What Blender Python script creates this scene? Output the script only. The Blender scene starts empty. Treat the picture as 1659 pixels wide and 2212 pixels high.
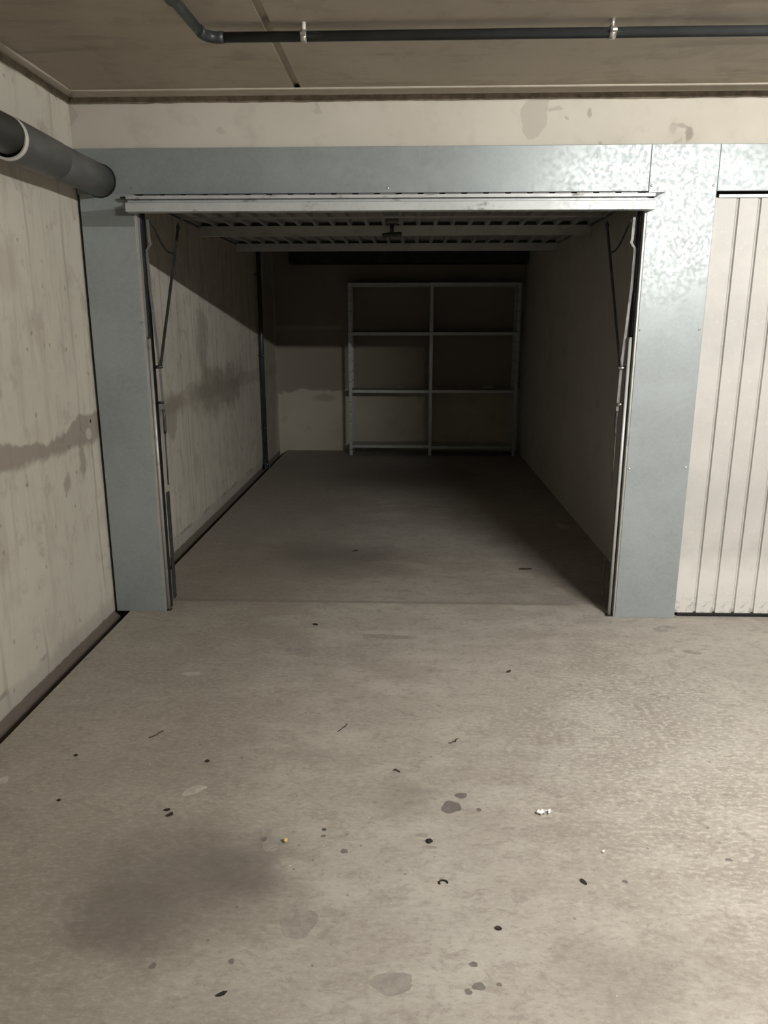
import bpy, bmesh, math, random
from mathutils import Vector, Matrix

random.seed(7)
SC = bpy.context.scene
COL = SC.collection

# ------------------------------------------------------------------ camera
cd = bpy.data.cameras.new('camera')
cam = bpy.data.objects.new('camera', cd)
COL.objects.link(cam)
PITCH, YAW = 0.2452, -0.034
cp, sp, cy, sy = math.cos(PITCH), math.sin(PITCH), math.cos(YAW), math.sin(YAW)
fwd = Vector((sy * cp, cy * cp, -sp))
rgt = Vector((cy, -sy, 0))
upv = rgt.cross(fwd)
cam.matrix_world = Matrix(((rgt.x, upv.x, -fwd.x, 0), (rgt.y, upv.y, -fwd.y, 0),
                           (rgt.z, upv.z, -fwd.z, 1.53), (0, 0, 0, 1)))
cd.sensor_fit = 'VERTICAL'
cd.sensor_height = 24.0
cd.sensor_width = 18.0
cd.lens = 1622.93 / 2212 * 24.0
cd.clip_start = 0.02
SC.camera = cam

# ------------------------------------------------------------------ world, exposure
wd = bpy.data.worlds.new('world')
SC.world = wd
wd.use_nodes = True
wbg = wd.node_tree.nodes['Background']
wbg.inputs[0].default_value = (0.96, 0.98, 1.0, 1)
wbg.inputs[1].default_value = 0.010          # far lamps of the car park, all round
LAMP_POWER = 1580.0                           # emission strength of the tube lamp
LAMP_COLOUR = (1.0, 0.975, 0.925)
SC.view_settings.view_transform = 'Standard'
SC.view_settings.look = 'None'
SC.view_settings.gamma = 1.0
SC.view_settings.use_curve_mapping = False
SC.view_settings.exposure = 0.0
SC.cycles.use_denoising = True
SC.cycles.max_bounces = 6
SC.cycles.diffuse_bounces = 4
SC.cycles.use_adaptive_sampling = True
SC.cycles.adaptive_threshold = 0.06
SC.cycles.adaptive_min_samples = 16
SC.cycles.sample_clamp_indirect = 6.0

# ------------------------------------------------------------------ main measures (metres)
D = 3.823            # plane of the door fronts
XL = -1.615          # face of the side wall
XF = -1.525          # left edge of the floor slab (open channel beside it)
YB = 9.255           # back wall of the garage
XR = 1.335           # right wall of the garage
ZC = 2.585           # ceiling
YN = -6.0            # wall behind the aisle

# ------------------------------------------------------------------ helpers
def link(name, bm, mat=None, parent=None, smooth=False):
    me = bpy.data.meshes.new(name)
    bm.normal_update()
    bm.to_mesh(me)
    bm.free()
    if smooth:
        for p in me.polygons:
            p.use_smooth = True
    o = bpy.data.objects.new(name, me)
    COL.objects.link(o)
    if mat:
        me.materials.append(mat)
    if parent:
        o.parent = parent
    return o

def tag(o, label=None, cat=None, group=None, kind=None):
    if label: o['label'] = label
    if cat: o['category'] = cat
    if group: o['group'] = group
    if kind: o['kind'] = kind
    return o

def thing(name, label, cat, loc=(0, 0, 0), group=None):
    o = bpy.data.objects.new(name, None)
    o.empty_display_size = 0.1
    COL.objects.link(o)
    o.location = loc
    tag(o, label, cat, group)
    return o

def at_root(o, root):
    """keep world-space mesh coordinates although the root empty is not at the origin"""
    o.parent = root
    p = root
    off = Vector((0, 0, 0))
    while p:
        off += p.location
        p = p.parent
    o.location = -off
    return o

def part(name, bm, mat, root, smooth=False, label=None):
    o = link(name, bm, mat, None, smooth)
    if root.type == 'EMPTY':
        at_root(o, root)
    else:                                   # parent is a mesh part already offset to world space
        o.parent = root
    if label: o['label'] = label
    return o

def box(bm, x0, x1, y0, y1, z0, z1, bevel=0.0):
    vs = [bm.verts.new((x, y, z)) for x in (x0, x1) for y in (y0, y1) for z in (z0, z1)]
    f = [(0, 1, 3, 2), (4, 6, 7, 5), (0, 4, 5, 1), (2, 3, 7, 6), (0, 2, 6, 4), (1, 5, 7, 3)]
    fs = [bm.faces.new([vs[i] for i in q]) for q in f]
    if bevel > 0:
        es = set(e for fc in fs for e in fc.edges)
        bmesh.ops.bevel(bm, geom=list(es), offset=bevel, segments=2, affect='EDGES', profile=0.6)
    return bm

def NB():
    return bmesh.new()

def bx(*a, bevel=0.0):
    return box(NB(), *a, bevel=bevel)

def tube(bm, path, r, n=14, cap=True, r2=None):
    path = [Vector(p) for p in path]
    rings = []
    m = len(path)
    t0 = (path[1] - path[0]).normalized()
    ref = Vector((0, 0, 1)) if abs(t0.z) < 0.9 else Vector((1, 0, 0))
    u = t0.cross(ref).normalized()
    for i, p in enumerate(path):
        if i == 0: t = path[1] - path[0]
        elif i == m - 1: t = path[-1] - path[-2]
        else: t = (path[i + 1] - p).normalized() + (p - path[i - 1]).normalized()
        t.normalize()
        u = (u - t * u.dot(t)).normalized()
        v = t.cross(u)
        rr = r if r2 is None else r + (r2 - r) * i / (m - 1)
        k = 1.0
        if 0 < i < m - 1:
            c = (path[i + 1] - p).normalized().dot((p - path[i - 1]).normalized())
            k = 1.0 / max(0.5, math.sqrt((1 + c) / 2))
            k = 1 + (k - 1) * 0.5
        rings.append([bm.verts.new(p + (u * math.cos(a) + v * math.sin(a)) * rr * k)
                      for a in [2 * math.pi * j / n for j in range(n)]])
    for a, b in zip(rings, rings[1:]):
        for j in range(n):
            bm.faces.new((a[j], a[(j + 1) % n], b[(j + 1) % n], b[j]))
    if cap:
        bm.faces.new(list(reversed(rings[0])))
        bm.faces.new(rings[-1])
    return bm

def ring_tube(bm, axis, prof, centre, n=28):
    """lathe: prof = [(position along axis, radius)], closed profile; axis 'X','Y' or 'Z'"""
    rings = []
    for s, r in prof:
        row = []
        for j in range(n):
            a = 2 * math.pi * j / n
            c, d = r * math.cos(a), r * math.sin(a)
            if axis == 'Y': v = (centre[0] + c, s, centre[2] + d)
            elif axis == 'X': v = (s, centre[1] + c, centre[2] + d)
            else: v = (centre[0] + c, centre[1] + d, s)
            row.append(bm.verts.new(v))
        rings.append(row)
    m = len(rings)
    for i in range(m):
        a, b = rings[i], rings[(i + 1) % m]
        for j in range(n):
            bm.faces.new((a[j], a[(j + 1) % n], b[(j + 1) % n], b[j]))
    bmesh.ops.recalc_face_normals(bm, faces=bm.faces)
    return bm

def prism(bm, pts, axis, a, b):
    """extrude a closed outline; axis X: pts are (y,z); Y: (x,z); Z: (x,y)"""
    def mk(p, s):
        return {'X': (s, p[0], p[1]), 'Y': (p[0], s, p[1]), 'Z': (p[0], p[1], s)}[axis]
    A = [bm.verts.new(mk(p, a)) for p in pts]
    B = [bm.verts.new(mk(p, b)) for p in pts]
    n = len(pts)
    for i in range(n):
        bm.faces.new((A[i], A[(i + 1) % n], B[(i + 1) % n], B[i]))
    bm.faces.new(list(reversed(A)))
    bm.faces.new(B)
    bmesh.ops.recalc_face_normals(bm, faces=bm.faces)
    return bm

# ------------------------------------------------------------------ materials
class NT:
    def __init__(self, name):
        self.m = bpy.data.materials.new(name)
        self.m.use_nodes = True
        self.t = self.m.node_tree
        self.b = self.t.nodes['Principled BSDF']
        self.co = self.t.nodes.new('ShaderNodeTexCoord').outputs['Object']
    def put(self, sock, v):
        if hasattr(v, 'is_linked') or isinstance(v, bpy.types.NodeSocket):
            self.t.links.new(v, sock)
        else:
            sock.default_value = v
    def math(self, op, a, b=None, c=None, clamp=False):
        n = self.t.nodes.new('ShaderNodeMath'); n.operation = op; n.use_clamp = clamp
        for i, v in enumerate((a, b, c)):
            if v is not None: self.put(n.inputs[i], v)
        return n.outputs[0]
    def vmath(self, op, a, b=None):
        n = self.t.nodes.new('ShaderNodeVectorMath'); n.operation = op
        self.put(n.inputs[0], a)
        if b is not None: self.put(n.inputs[1], b)
        return n.outputs['Value'] if op in ('LENGTH', 'DOT_PRODUCT') else n.outputs[0]
    def scale(self, s, v=None):
        return self.vmath('MULTIPLY', self.co if v is None else v, s)
    def noise(self, scale, detail=4, rough=0.55, vec=None, col=False, dist=0.0):
        n = self.t.nodes.new('ShaderNodeTexNoise')
        self.put(n.inputs['Vector'], self.co if vec is None else vec)
        n.inputs['Scale'].default_value = scale
        n.inputs['Detail'].default_value = detail
        n.inputs['Roughness'].default_value = rough
        n.inputs['Distortion'].default_value = dist
        return n.outputs['Color' if col else 'Fac']
    def voro(self, scale, vec=None, out='Distance', rnd=1.0):
        n = self.t.nodes.new('ShaderNodeTexVoronoi')
        self.put(n.inputs['Vector'], self.co if vec is None else vec)
        n.inputs['Scale'].default_value = scale
        n.inputs['Randomness'].default_value = rnd
        return (n.outputs['Distance'], self.sep(n.outputs['Color'])) if out == 'both' else n.outputs[out]
    def rng(self, v, a, b, c=0.0, d=1.0, smooth=True):
        n = self.t.nodes.new('ShaderNodeMapRange')
        n.interpolation_type = 'SMOOTHSTEP' if smooth else 'LINEAR'
        self.put(n.inputs['Value'], v)
        for k, x in (('From Min', a), ('From Max', b), ('To Min', c), ('To Max', d)):
            self.put(n.inputs[k], x)
        return n.outputs[0]
    def mix(self, f, a, b, mode='MIX'):
        n = self.t.nodes.new('ShaderNodeMix'); n.data_type = 'RGBA'; n.blend_type = mode
        self.put(n.inputs[0], f)
        for s, v in ((n.inputs[6], a), (n.inputs[7], b)):
            if isinstance(v, tuple) and len(v) == 3: v = v + (1,)
            self.put(s, v)
        return n.outputs[2]
    def sep(self, v=None):
        n = self.t.nodes.new('ShaderNodeSeparateXYZ')
        self.put(n.inputs[0], self.co if v is None else v)
        return n.outputs
    def warp(self, scale, amt, detail=3):
        c = self.noise(scale, detail, 0.6, col=True)
        c = self.vmath('SUBTRACT', c, (0.5, 0.5, 0.5))
        return self.vmath('ADD', self.co, self.vmath('MULTIPLY', c, (amt, amt, amt)))
    def bump(self, h, strength=0.3, dist=0.01):
        n = self.t.nodes.new('ShaderNodeBump')
        n.inputs['Strength'].default_value = strength
        n.inputs['Distance'].default_value = dist
        self.put(n.inputs['Height'], h)
        self.t.links.new(n.outputs[0], self.b.inputs['Normal'])
    def done(self, col=None, rough=None, metal=None, spec=None):
        if col is not None:
            if isinstance(col, tuple) and len(col) == 3: col = col + (1,)
            self.put(self.b.inputs['Base Color'], col)
        if rough is not None: self.put(self.b.inputs['Roughness'], rough)
        if metal is not None: self.put(self.b.inputs['Metallic'], metal)
        if spec is not None: self.put(self.b.inputs['Specular IOR Level'], spec)
        return self.m
    def spot(self, w, c, r, soft=0.25):
        """1 inside an ellipse (cx,cy,cz)/(rx,ry,rz), ragged by the warped coordinate w"""
        v = self.vmath('SUBTRACT', w, c)
        v = self.vmath('DIVIDE', v, r)
        return self.rng(self.vmath('LENGTH', v), 1.0 - soft, 1.0, 1.0, 0.0)

def mat_floor():
    q = NT('floor_concrete')
    big = q.noise(0.9, 4, 0.6)
    mid = q.noise(4.2, 5, 0.62, q.scale((0.75, 1.25, 1)))
    fine = q.noise(58, 5, 0.74, q.scale((0.7, 1.3, 1)))
    mot = q.noise(15, 6, 0.76, q.scale((0.8, 1.2, 1)), dist=0.6)
    x, y, z = q.sep()
    c = q.mix(q.rng(big, 0.32, 0.68), (0.335, 0.30, 0.262), (0.425, 0.395, 0.35))
    c = q.mix(q.math('MULTIPLY', q.rng(mid, 0.42, 0.66), 0.75), c, (0.47, 0.44, 0.39))
    c = q.mix(q.math('MULTIPLY', q.rng(mot, 0.47, 0.66), 0.6), c, (0.27, 0.24, 0.208))
    # fading light painted as a browner tone towards the side wall, open aggregate in a worn patch on the right
    W = q.warp(2.6, 0.45, 4)
    wx = q.sep(W)[0]
    c = q.mix(q.math('MULTIPLY', q.rng(wx, -0.15, -0.9), 0.42), c, (0.22, 0.185, 0.15))
    worn = q.spot(W, (1.0, 2.6, 0), (0.85, 1.3, 1), 0.8)
    c = q.mix(q.math('MULTIPLY', q.rng(fine, 0.49, 0.62), q.math('ADD', q.math('MULTIPLY', worn, 0.50), 0.20)), c, (0.62, 0.585, 0.525))
    c = q.mix(q.math('MULTIPLY', q.rng(fine, 0.46, 0.34), 0.45), c, (0.23, 0.205, 0.18))
    soft = [(-0.66, 1.80, .46, .36, .55), (-0.52, 1.90, .26, .20, .55), (-0.76, 1.66, .26, .16, .45), (-0.05, 2.20, .18, .16, .28),
            (-0.45, 4.85, .75, .55, .55), (-0.20, 7.6, 1.3, 1.1, .65), (0.60, 1.55, .35, .18, .22)]
    for px, py, rx, ry, k in soft:
        f = q.spot(W, (px, py, 0), (rx, ry, 1), 0.85)
        c = q.mix(q.math('MULTIPLY', f, k), c, (0.125, 0.105, 0.088))
    # slab colour darkened inside the garage to deepen the shade there
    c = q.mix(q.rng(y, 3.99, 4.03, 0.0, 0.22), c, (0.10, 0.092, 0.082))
    # grime in the threshold joint
    f = q.rng(q.math('ABSOLUTE', q.math('SUBTRACT', q.sep(q.warp(20, 0.012, 2))[1], 4.005)), 0.024, 0.008)
    f = q.math('MULTIPLY', f, q.rng(x, 1.05, 0.9))
    c = q.mix(q.math('MULTIPLY', f, 0.7), c, (0.17, 0.14, 0.115))
    # sprinkled drips and pale grains
    dr, vr = q.voro(8.5, q.warp(45, 0.014, 2), 'both')
    f = q.math('MULTIPLY', q.rng(dr, q.math('MULTIPLY', vr[0], 0.085), 0.0), q.rng(vr[1], 0.40, 0.45))
    c = q.mix(q.math('MULTIPLY', f, 0.7), c, (0.09, 0.075, 0.066))
    dr2, vr2 = q.voro(22, None, 'both')
    f = q.math('MULTIPLY', q.rng(dr2, 0.13, 0.05), q.rng(vr2[0], 0.84, 0.88))
    c = q.mix(q.math('MULTIPLY', f, 0.6), c, (0.12, 0.10, 0.09))
    f = q.math('MULTIPLY', q.rng(dr2, 0.10, 0.05), q.rng(vr2[1], 0.92, 0.95))
    c = q.mix(q.math('MULTIPLY', f, 0.6), c, (0.74, 0.71, 0.65))
    q.bump(fine, 0.25, 0.005)
    return q.done(c, q.rng(mid, 0.3, 0.7, 0.62, 0.78), None, 0.35)

def mat_wall_left():
    q = NT('side_wall_concrete')
    x, y, z = q.sep()
    big = q.noise(1.3, 5, 0.6)
    mid = q.noise(7, 6, 0.65)
    fine = q.noise(45, 5, 0.7)
    vert = q.noise(6, 4, 0.6, q.scale((1, 2.6, 0.35)))
    c = q.mix(q.rng(big, 0.3, 0.7), (0.565, 0.54, 0.465), (0.63, 0.605, 0.53))
    c = q.mix(q.math('MULTIPLY', q.rng(vert, 0.48, 0.66), 0.5), c, (0.44, 0.40, 0.34))
    c = q.mix(q.math('MULTIPLY', q.rng(mid, 0.52, 0.70), 0.7), c, (0.40, 0.36, 0.31))
    # board marks of the formwork, staggered above and below the joint
    yw = q.sep(q.warp(3, 0.05))[1]
    up = q.rng(z, 0.98, 1.02)
    ph = q.math('ADD', yw, q.math('MULTIPLY', up, 0.10))
    f = q.math('PINGPONG', q.math('ADD', ph, 0.003), 0.17)
    f = q.rng(f, 0.015, 0.004)
    f = q.math('MULTIPLY', f, q.rng(q.noise(2.3, 2, 0.5, q.scale((1, 1, 0.5))), 0.38, 0.6))
    c = q.mix(q.math('MULTIPLY', f, 0.5), c, (0.29, 0.245, 0.20))
    # brown construction joint band at about one metre, ragged
    zw = q.sep(q.warp(5.5, 0.13, 6))[2]
    top = q.math('ADD', 1.055, q.math('MULTIPLY', q.math('SUBTRACT', q.noise(1.7, 2, 0.5, q.scale((0, 1, 0))), 0.5), 0.35))
    f = q.math('MULTIPLY', q.rng(q.math('SUBTRACT', zw, top), 0.022, -0.0), q.rng(zw, 0.93, 0.97))
    f = q.math('MULTIPLY', f, q.rng(y, 4.6, 5.2, 1.0, 0.45))
    c = q.mix(q.math('MULTIPLY', f, 0.70), c, (0.235, 0.20, 0.165))
    W = q.warp(9, 0.09, 5)
    WB = q.warp(2.6, 0.60, 6)
    for py, pz, ry, rz, s, w in ((3.61, .885, .045, .11, .55, W), (3.43, .80, .06, .06, .5, W), (2.90, 1.29, .07, .07, .4, W),
                                 (5.0, .93, .45, .14, .5, WB), (6.5, 1.02, 1.2, .26, .6, WB), (5.95, 1.38, .22, .35, .45, WB), (8.75, 1.0, .55, 1.7, .5, W)):
        f = q.spot(w, (XL, py, pz), (1, ry, rz), 0.5)
        c = q.mix(q.math('MULTIPLY', f, s), c, (0.20, 0.17, 0.14))
    f = q.spot(q.warp(20, 0.02, 2), (XL, 3.715, 0.992), (1, .036, .034), 0.25)
    c = q.mix(q.math('MULTIPLY', f, 0.75), c, (0.56, 0.53, 0.46))
    # pits and pinholes
    pw = q.warp(40, 0.03, 3)
    dd, cc = q.voro(14, q.vmath('MULTIPLY', pw, (1, 1, 0.7)), 'both')
    pit = q.math('MULTIPLY', q.rng(dd, q.math('ADD', q.math('MULTIPLY', cc[0], 0.20), 0.06), 0.05), q.rng(cc[1], 0.25, 0.35))
    c = q.mix(q.math('MULTIPLY', pit, 0.62), c, (0.21, 0.18, 0.145))
    d2, c2 = q.voro(30, None, 'both')
    f = q.math('MULTIPLY', q.rng(d2, 0.16, 0.06), q.rng(c2[0], 0.86, 0.9))
    c = q.mix(q.math('MULTIPLY', f, 0.55), c, (0.22, 0.19, 0.15))
    c = q.mix(q.math('MULTIPLY', q.rng(q.noise(2.6, 4), 0.54, 0.68), 0.35), c, (0.40, 0.345, 0.29))
    f = q.spot(q.co, (XL, 3.751, 1.053), (1, .010, .010), 0.2)
    c = q.mix(f, c, (0.03, 0.024, 0.018))
    # crumbly grey strip low down and the dirty face below floor level
    zw2 = q.sep(q.warp(9, 0.05, 5))[2]
    c = q.mix(q.math('MULTIPLY', q.rng(zw2, 0.095, 0.055), 0.5), c, (0.40, 0.375, 0.35))
    rag = q.math('MULTIPLY', q.rng(q.math('ABSOLUTE', q.math('SUBTRACT', zw2, 0.085)), 0.018, 0.006), q.rng(q.noise(3.0, 3), 0.45, 0.6))
    c = q.mix(q.math('MULTIPLY', rag, 0.6), c, (0.22, 0.195, 0.17))
    zw3 = q.sep(q.warp(14, 0.018, 4))[2]
    c = q.mix(q.math('MULTIPLY', q.rng(zw3, 0.004, -0.004), 0.9), c, (0.17, 0.14, 0.115))
    h = q.math('SUBTRACT', q.math('ADD', q.math('MULTIPLY', mid, 0.5), q.math('MULTIPLY', fine, 0.3)), q.math('MULTIPLY', pit, 0.6))
    q.bump(h, 0.35, 0.012)
    return q.done(c, 0.85, None, 0.25)

def mat_concrete(name, a, b, dark, warm=0.3, pits=0.5, bumpy=0.3):
    q = NT(name)
    big = q.noise(1.4, 5, 0.6)
    mid = q.noise(6, 6, 0.62)
    fine = q.noise(40, 4, 0.65)
    c = q.mix(q.rng(big, 0.3, 0.7), a, b)
    c = q.mix(q.math('MULTIPLY', q.rng(mid, 0.5, 0.72), warm), c, dark)
    pw = q.warp(30, 0.025)
    dd, cc = q.voro(9, pw, 'both')
    pit = q.math('MULTIPLY', q.rng(dd, q.math('ADD', q.math('MULTIPLY', cc[0], 0.14), 0.02), 0.03), q.rng(cc[1], 0.62, 0.68))
    c = q.mix(q.math('MULTIPLY', pit, pits), c, dark)
    q.bump(q.math('ADD', q.math('MULTIPLY', mid, 0.5), q.math('MULTIPLY', fine, 0.3)), bumpy, 0.01)
    return q, c

def mat_wall_front():
    q, c = mat_concrete('lintel_concrete', (0.445, 0.418, 0.36), (0.505, 0.477, 0.42), (0.31, 0.28, 0.24), 0.35, 0.45, 0.25)
    W = q.warp(14, 0.06, 4)
    for x, z, rx, rz, s in ((1.28, 2.385, .022, .05, .6), (1.245, 2.42, .05, .012, .4), (1.20, 2.405, .02, .03, .25), (0.82, 2.475, .018, .03, .45),
                            (0.66, 2.495, .05, .012, .3), (0.72, 2.46, .012, .010, .35), (0.88, 2.345, .02, .012, .4), (-0.9, 2.41, .03, .02, .2)):
        f = q.spot(W, (x, D, z), (rx, 1, rz), 0.5)
        c = q.mix(q.math('MULTIPLY', f, s), c, (0.17, 0.14, 0.115))
    return q.done(c, 0.85, None, 0.25)

def mat_wall_back():
    q, c = mat_concrete('garage_wall_concrete', (0.41, 0.39, 0.325), (0.47, 0.445, 0.375), (0.30, 0.27, 0.23), 0.25, 0.3, 0.25)
    zw = q.sep(q.warp(3.2, 0.30, 5))[2]
    c = q.mix(q.math('MULTIPLY', q.rng(zw, 0.735, 0.775), 0.82), c, (0.215, 0.19, 0.155))
    f = q.spot(q.warp(6, 0.1), (-1.05, YB, 0.66), (.20, 1, .07), 0.6)
    c = q.mix(q.math('MULTIPLY', f, 0.5), c, (0.25, 0.225, 0.18))
    return q.done(c, 0.85, None, 0.25)

def mat_simple(name, col, rough=0.5, metal=0.0, spec=0.5, var=0.12, scale=12, bump=0.0):
    q = NT(name)
    n = q.noise(scale, 5, 0.6)
    d = tuple(max(0.0, k * (1 - var * 2)) for k in col)
    c = q.mix(q.rng(n, 0.35, 0.7), col, d)
    if bump: q.bump(q.noise(scale * 5, 4), bump, 0.004)
    return q.done(c, q.rng(n, 0.3, 0.7, rough * 0.9, min(1, rough * 1.15)), metal, spec)

def mat_galv(name, col, rough, spangle=0.10, dirt=0.0, metal=0.85):
    q = NT(name)
    dist, cells = q.voro(75, q.warp(50, 0.014, 2), 'both')
    n = q.noise(3.5, 4, 0.6)
    c = q.mix(q.rng(n, 0.3, 0.7), col, tuple(k * 0.86 for k in col))
    c = q.mix(q.math('MULTIPLY', cells[0], 0.22), c, tuple(min(1, k * 1.25) for k in col))
    r = q.math('ADD', rough - spangle * 0.5, q.math('MULTIPLY', q.rng(q.noise(60, 3, 0.7), 0.35, 0.65), spangle))
    if dirt:
        f = q.math('MULTIPLY', q.rng(q.noise(14, 5, 0.7, q.scale((0.5, 1, 1))), 0.55, 0.68), dirt)
        c = q.mix(f, c, (0.12, 0.115, 0.105))
        r = q.math('ADD', r, q.math('MULTIPLY', f, 0.2))
    q.bump(q.noise(90, 3, 0.6), 0.10, 0.002)
    return q.done(c, r, metal, 0.5)

def mat_white_door():
    q = NT('painted_door_sheet')
    x, y, z = q.sep()
    n = q.noise(5, 5, 0.6)
    c = q.mix(q.rng(n, 0.3, 0.7), (0.47, 0.458, 0.435), (0.54, 0.528, 0.502))
    flakes = q.noise(60, 3, 0.6)
    c = q.mix(q.math('MULTIPLY', q.rng(flakes, 0.60, 0.72), 0.35), c, (0.66, 0.645, 0.61))
    # wiped and scuffed lower end
    zw = q.sep(q.warp(7, 0.28, 5))[2]
    c = q.mix(q.math('MULTIPLY', q.rng(zw, 0.38, 0.22), 0.65), c, (0.72, 0.71, 0.68))
    f = q.math('MULTIPLY', q.rng(zw, 0.16, 0.02), q.rng(q.noise(26, 5, 0.7), 0.50, 0.62))
    c = q.mix(q.math('MULTIPLY', f, 0.7), c, (0.22, 0.205, 0.19))
    W = q.warp(40, 0.02)
    for px, pz, rx, rz in ((1.79, .14, .006, .006), (1.775, .125, .012, .005), (1.735, .27, .012, .006), (1.74, .21, .004, .008), (1.69, .07, .005, .005)):
        f = q.spot(W, (px, D, pz), (rx, 1, rz), 0.4)
        c = q.mix(q.math('MULTIPLY', f, 0.6), c, (0.12, 0.11, 0.10))
    return q.done(c, 0.5, 0.0, 0.4)

M_FLOOR = mat_floor()
M_WALL_L = mat_wall_left()
M_WALL_F = mat_wall_front()
M_WALL_B = mat_wall_back()
_q, _c = mat_concrete('rough_wall_concrete', (0.44, 0.425, 0.395), (0.50, 0.485, 0.45), (0.34, 0.32, 0.295), 0.3, 0.3, 0.3)
M_WALL_R = _q.done(_c, 0.85, None, 0.25)
_q, _c = mat_concrete('ceiling_concrete', (0.40, 0.355, 0.29), (0.46, 0.41, 0.34), (0.27, 0.23, 0.18), 0.40, 0.2, 0.2)
_st = _q.noise(3.0, 5, 0.62, _q.scale((0.5, 2.2, 1)))
_c = _q.mix(_q.math('MULTIPLY', _q.rng(_st, 0.54, 0.70), 0.45), _c, (0.24, 0.205, 0.165))
M_CEIL = _q.done(_c, 0.85, None, 0.25)
_q, _c = mat_concrete('ledge_concrete', (0.54, 0.50, 0.43), (0.60, 0.555, 0.485), (0.40, 0.36, 0.305), 0.3, 0.1, 0.2)
M_LEDGE = _q.done(_c, 0.85, None, 0.25)
M_FOAM = mat_simple('brown_joint_filler', (0.30, 0.255, 0.20), 0.95, 0, 0.1, 0.2, 25, 0.4)
M_BEAM = mat_simple('shade_dark_beam', (0.030, 0.036, 0.042), 0.7, 0, 0.3, 0.15, 8)  # near black: shade of the unlit wall head put into the colour
M_POST = mat_galv('galvanised_cladding', (0.325, 0.360, 0.370), 0.45, 0.20, 0, 0.20)
M_HEADER = mat_galv('header_sheet', (0.275, 0.305, 0.31), 0.43, 0.18, 0, 0.30)
M_SHADOW_BAND = mat_galv('shadow_band_sheet', (0.20, 0.218, 0.215), 0.5, 0.06, 0, 0.3)
M_POST_L = mat_galv('dulled_cladding', (0.315, 0.35, 0.355), 0.45, 0.08, 0, 0.30)
M_RAIL = mat_galv('galvanised_rail', (0.43, 0.45, 0.45), 0.46, 0.16, 0.7, 0.2)
M_DOORIN = mat_galv('door_inner_sheet', (0.30, 0.298, 0.285), 0.5, 0.1, 0.35, 0.55)
M_SHELF = mat_simple('shelf_steel', (0.40, 0.415, 0.42), 0.42, 0.35, 0.5, 0.06, 20)
M_WHITE = mat_white_door()
M_DARK = mat_simple('dark_steel', (0.040, 0.042, 0.045), 0.5, 0.4, 0.4, 0.2, 20)
M_ARM = mat_simple('greyed_arm_steel', (0.10, 0.105, 0.105), 0.5, 0.6, 0.4, 0.2, 20)
M_BLACK = mat_simple('black_plastic', (0.014, 0.014, 0.015), 0.45, 0, 0.4, 0.1, 20)
M_PVC = mat_simple('grey_pvc', (0.105, 0.106, 0.102), 0.42, 0, 0.45, 0.06, 5)
M_PVC2 = mat_simple('grey_pvc_pipe', (0.085, 0.086, 0.083), 0.45, 0, 0.45, 0.06, 5)
M_SEAL = mat_simple('pale_seal', (0.62, 0.61, 0.57), 0.5, 0, 0.4, 0.08, 20)
M_CONDUIT = mat_simple('dark_conduit', (0.036, 0.041, 0.044), 0.38, 0, 0.5, 0.12, 15)
M_ZINC = mat_galv('zinc_clamp', (0.62, 0.60, 0.55), 0.35, 0.1, 0.3)
M_SCREW = mat_simple('bright_screw', (0.72, 0.72, 0.70), 0.28, 1.0, 0.5, 0.05, 60)
M_TUBE = mat_simple('pale_tube', (0.60, 0.62, 0.62), 0.4, 0.3, 0.5, 0.05, 20)
M_FLANGE = mat_galv('jamb_flange', (0.46, 0.455, 0.43), 0.45, 0.1, 0.3, 0.5)
M_STRAP = mat_simple('shade_grey_strap', (0.20, 0.20, 0.195), 0.55, 0.3, 0.4, 0.1, 30)  # greyed so the colour holds the shadow behind the post

# ------------------------------------------------------------------ structure
# floor: slab, open channel along the side wall, joint at the threshold
bm = NB()
prism(bm, [(YN, 0), (3.996, 0), (4.000, -0.003), (4.004, -0.003), (4.016, 0), (YB + 0.1, 0), (YB + 0.1, -0.16), (YN, -0.16)], 'X', XF, 9.0)
box(bm, XL - 0.1, XF, YN, YB + 0.1, -0.16, -0.115)
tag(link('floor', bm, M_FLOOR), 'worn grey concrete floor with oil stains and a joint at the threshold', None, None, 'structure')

tag(link('wall_left', bx(XL - 0.25, XL, YN, YB + 0.1, -0.116, ZC), M_WALL_L),
    'cream concrete side wall with a brown band at waist height', None, None, 'structure')

bm = NB()
box(bm, XL, 9.0, D + 0.016, D + 0.20, 2.340, ZC)
box(bm, XL, 9.0, D + 0.070, D + 0.20, 2.139, 2.340)
tag(link('wall_front', bm, M_WALL_F), 'concrete lintel wall above the steel door header', None, None, 'structure')
tag(link('wall_back', bx(XL, XR, YB, YB + 0.1, -0.12, ZC), M_WALL_B), 'back wall of the garage, brown above a pale base', None, None, 'structure')
tag(link('wall_right', bx(XR, XR + 0.09, D + 0.10, YB + 0.1, 0.0, ZC), M_WALL_R), 'shaded right wall inside the garage', None, None, 'structure')
tag(link('wall_rear', bx(XL - 0.25, 9.0, YN - 0.2, YN, -0.16, ZC), M_WALL_R), 'wall on the far side of the aisle', None, None, 'structure')

# ceiling slabs with an open joint between them
bm = NB()
prism(bm, [(XL - 0.25, ZC), (-0.545, ZC), (-0.541, ZC + 0.018), (-0.517, ZC + 0.018), (-0.513, ZC), (9.0, ZC), (9.0, ZC + 0.2), (XL - 0.25, ZC + 0.2)], 'Y', YN, YB + 0.1)
tag(link('ceiling', bm, M_CEIL), 'brownish concrete ceiling with one open joint', None, None, 'structure')

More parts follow.
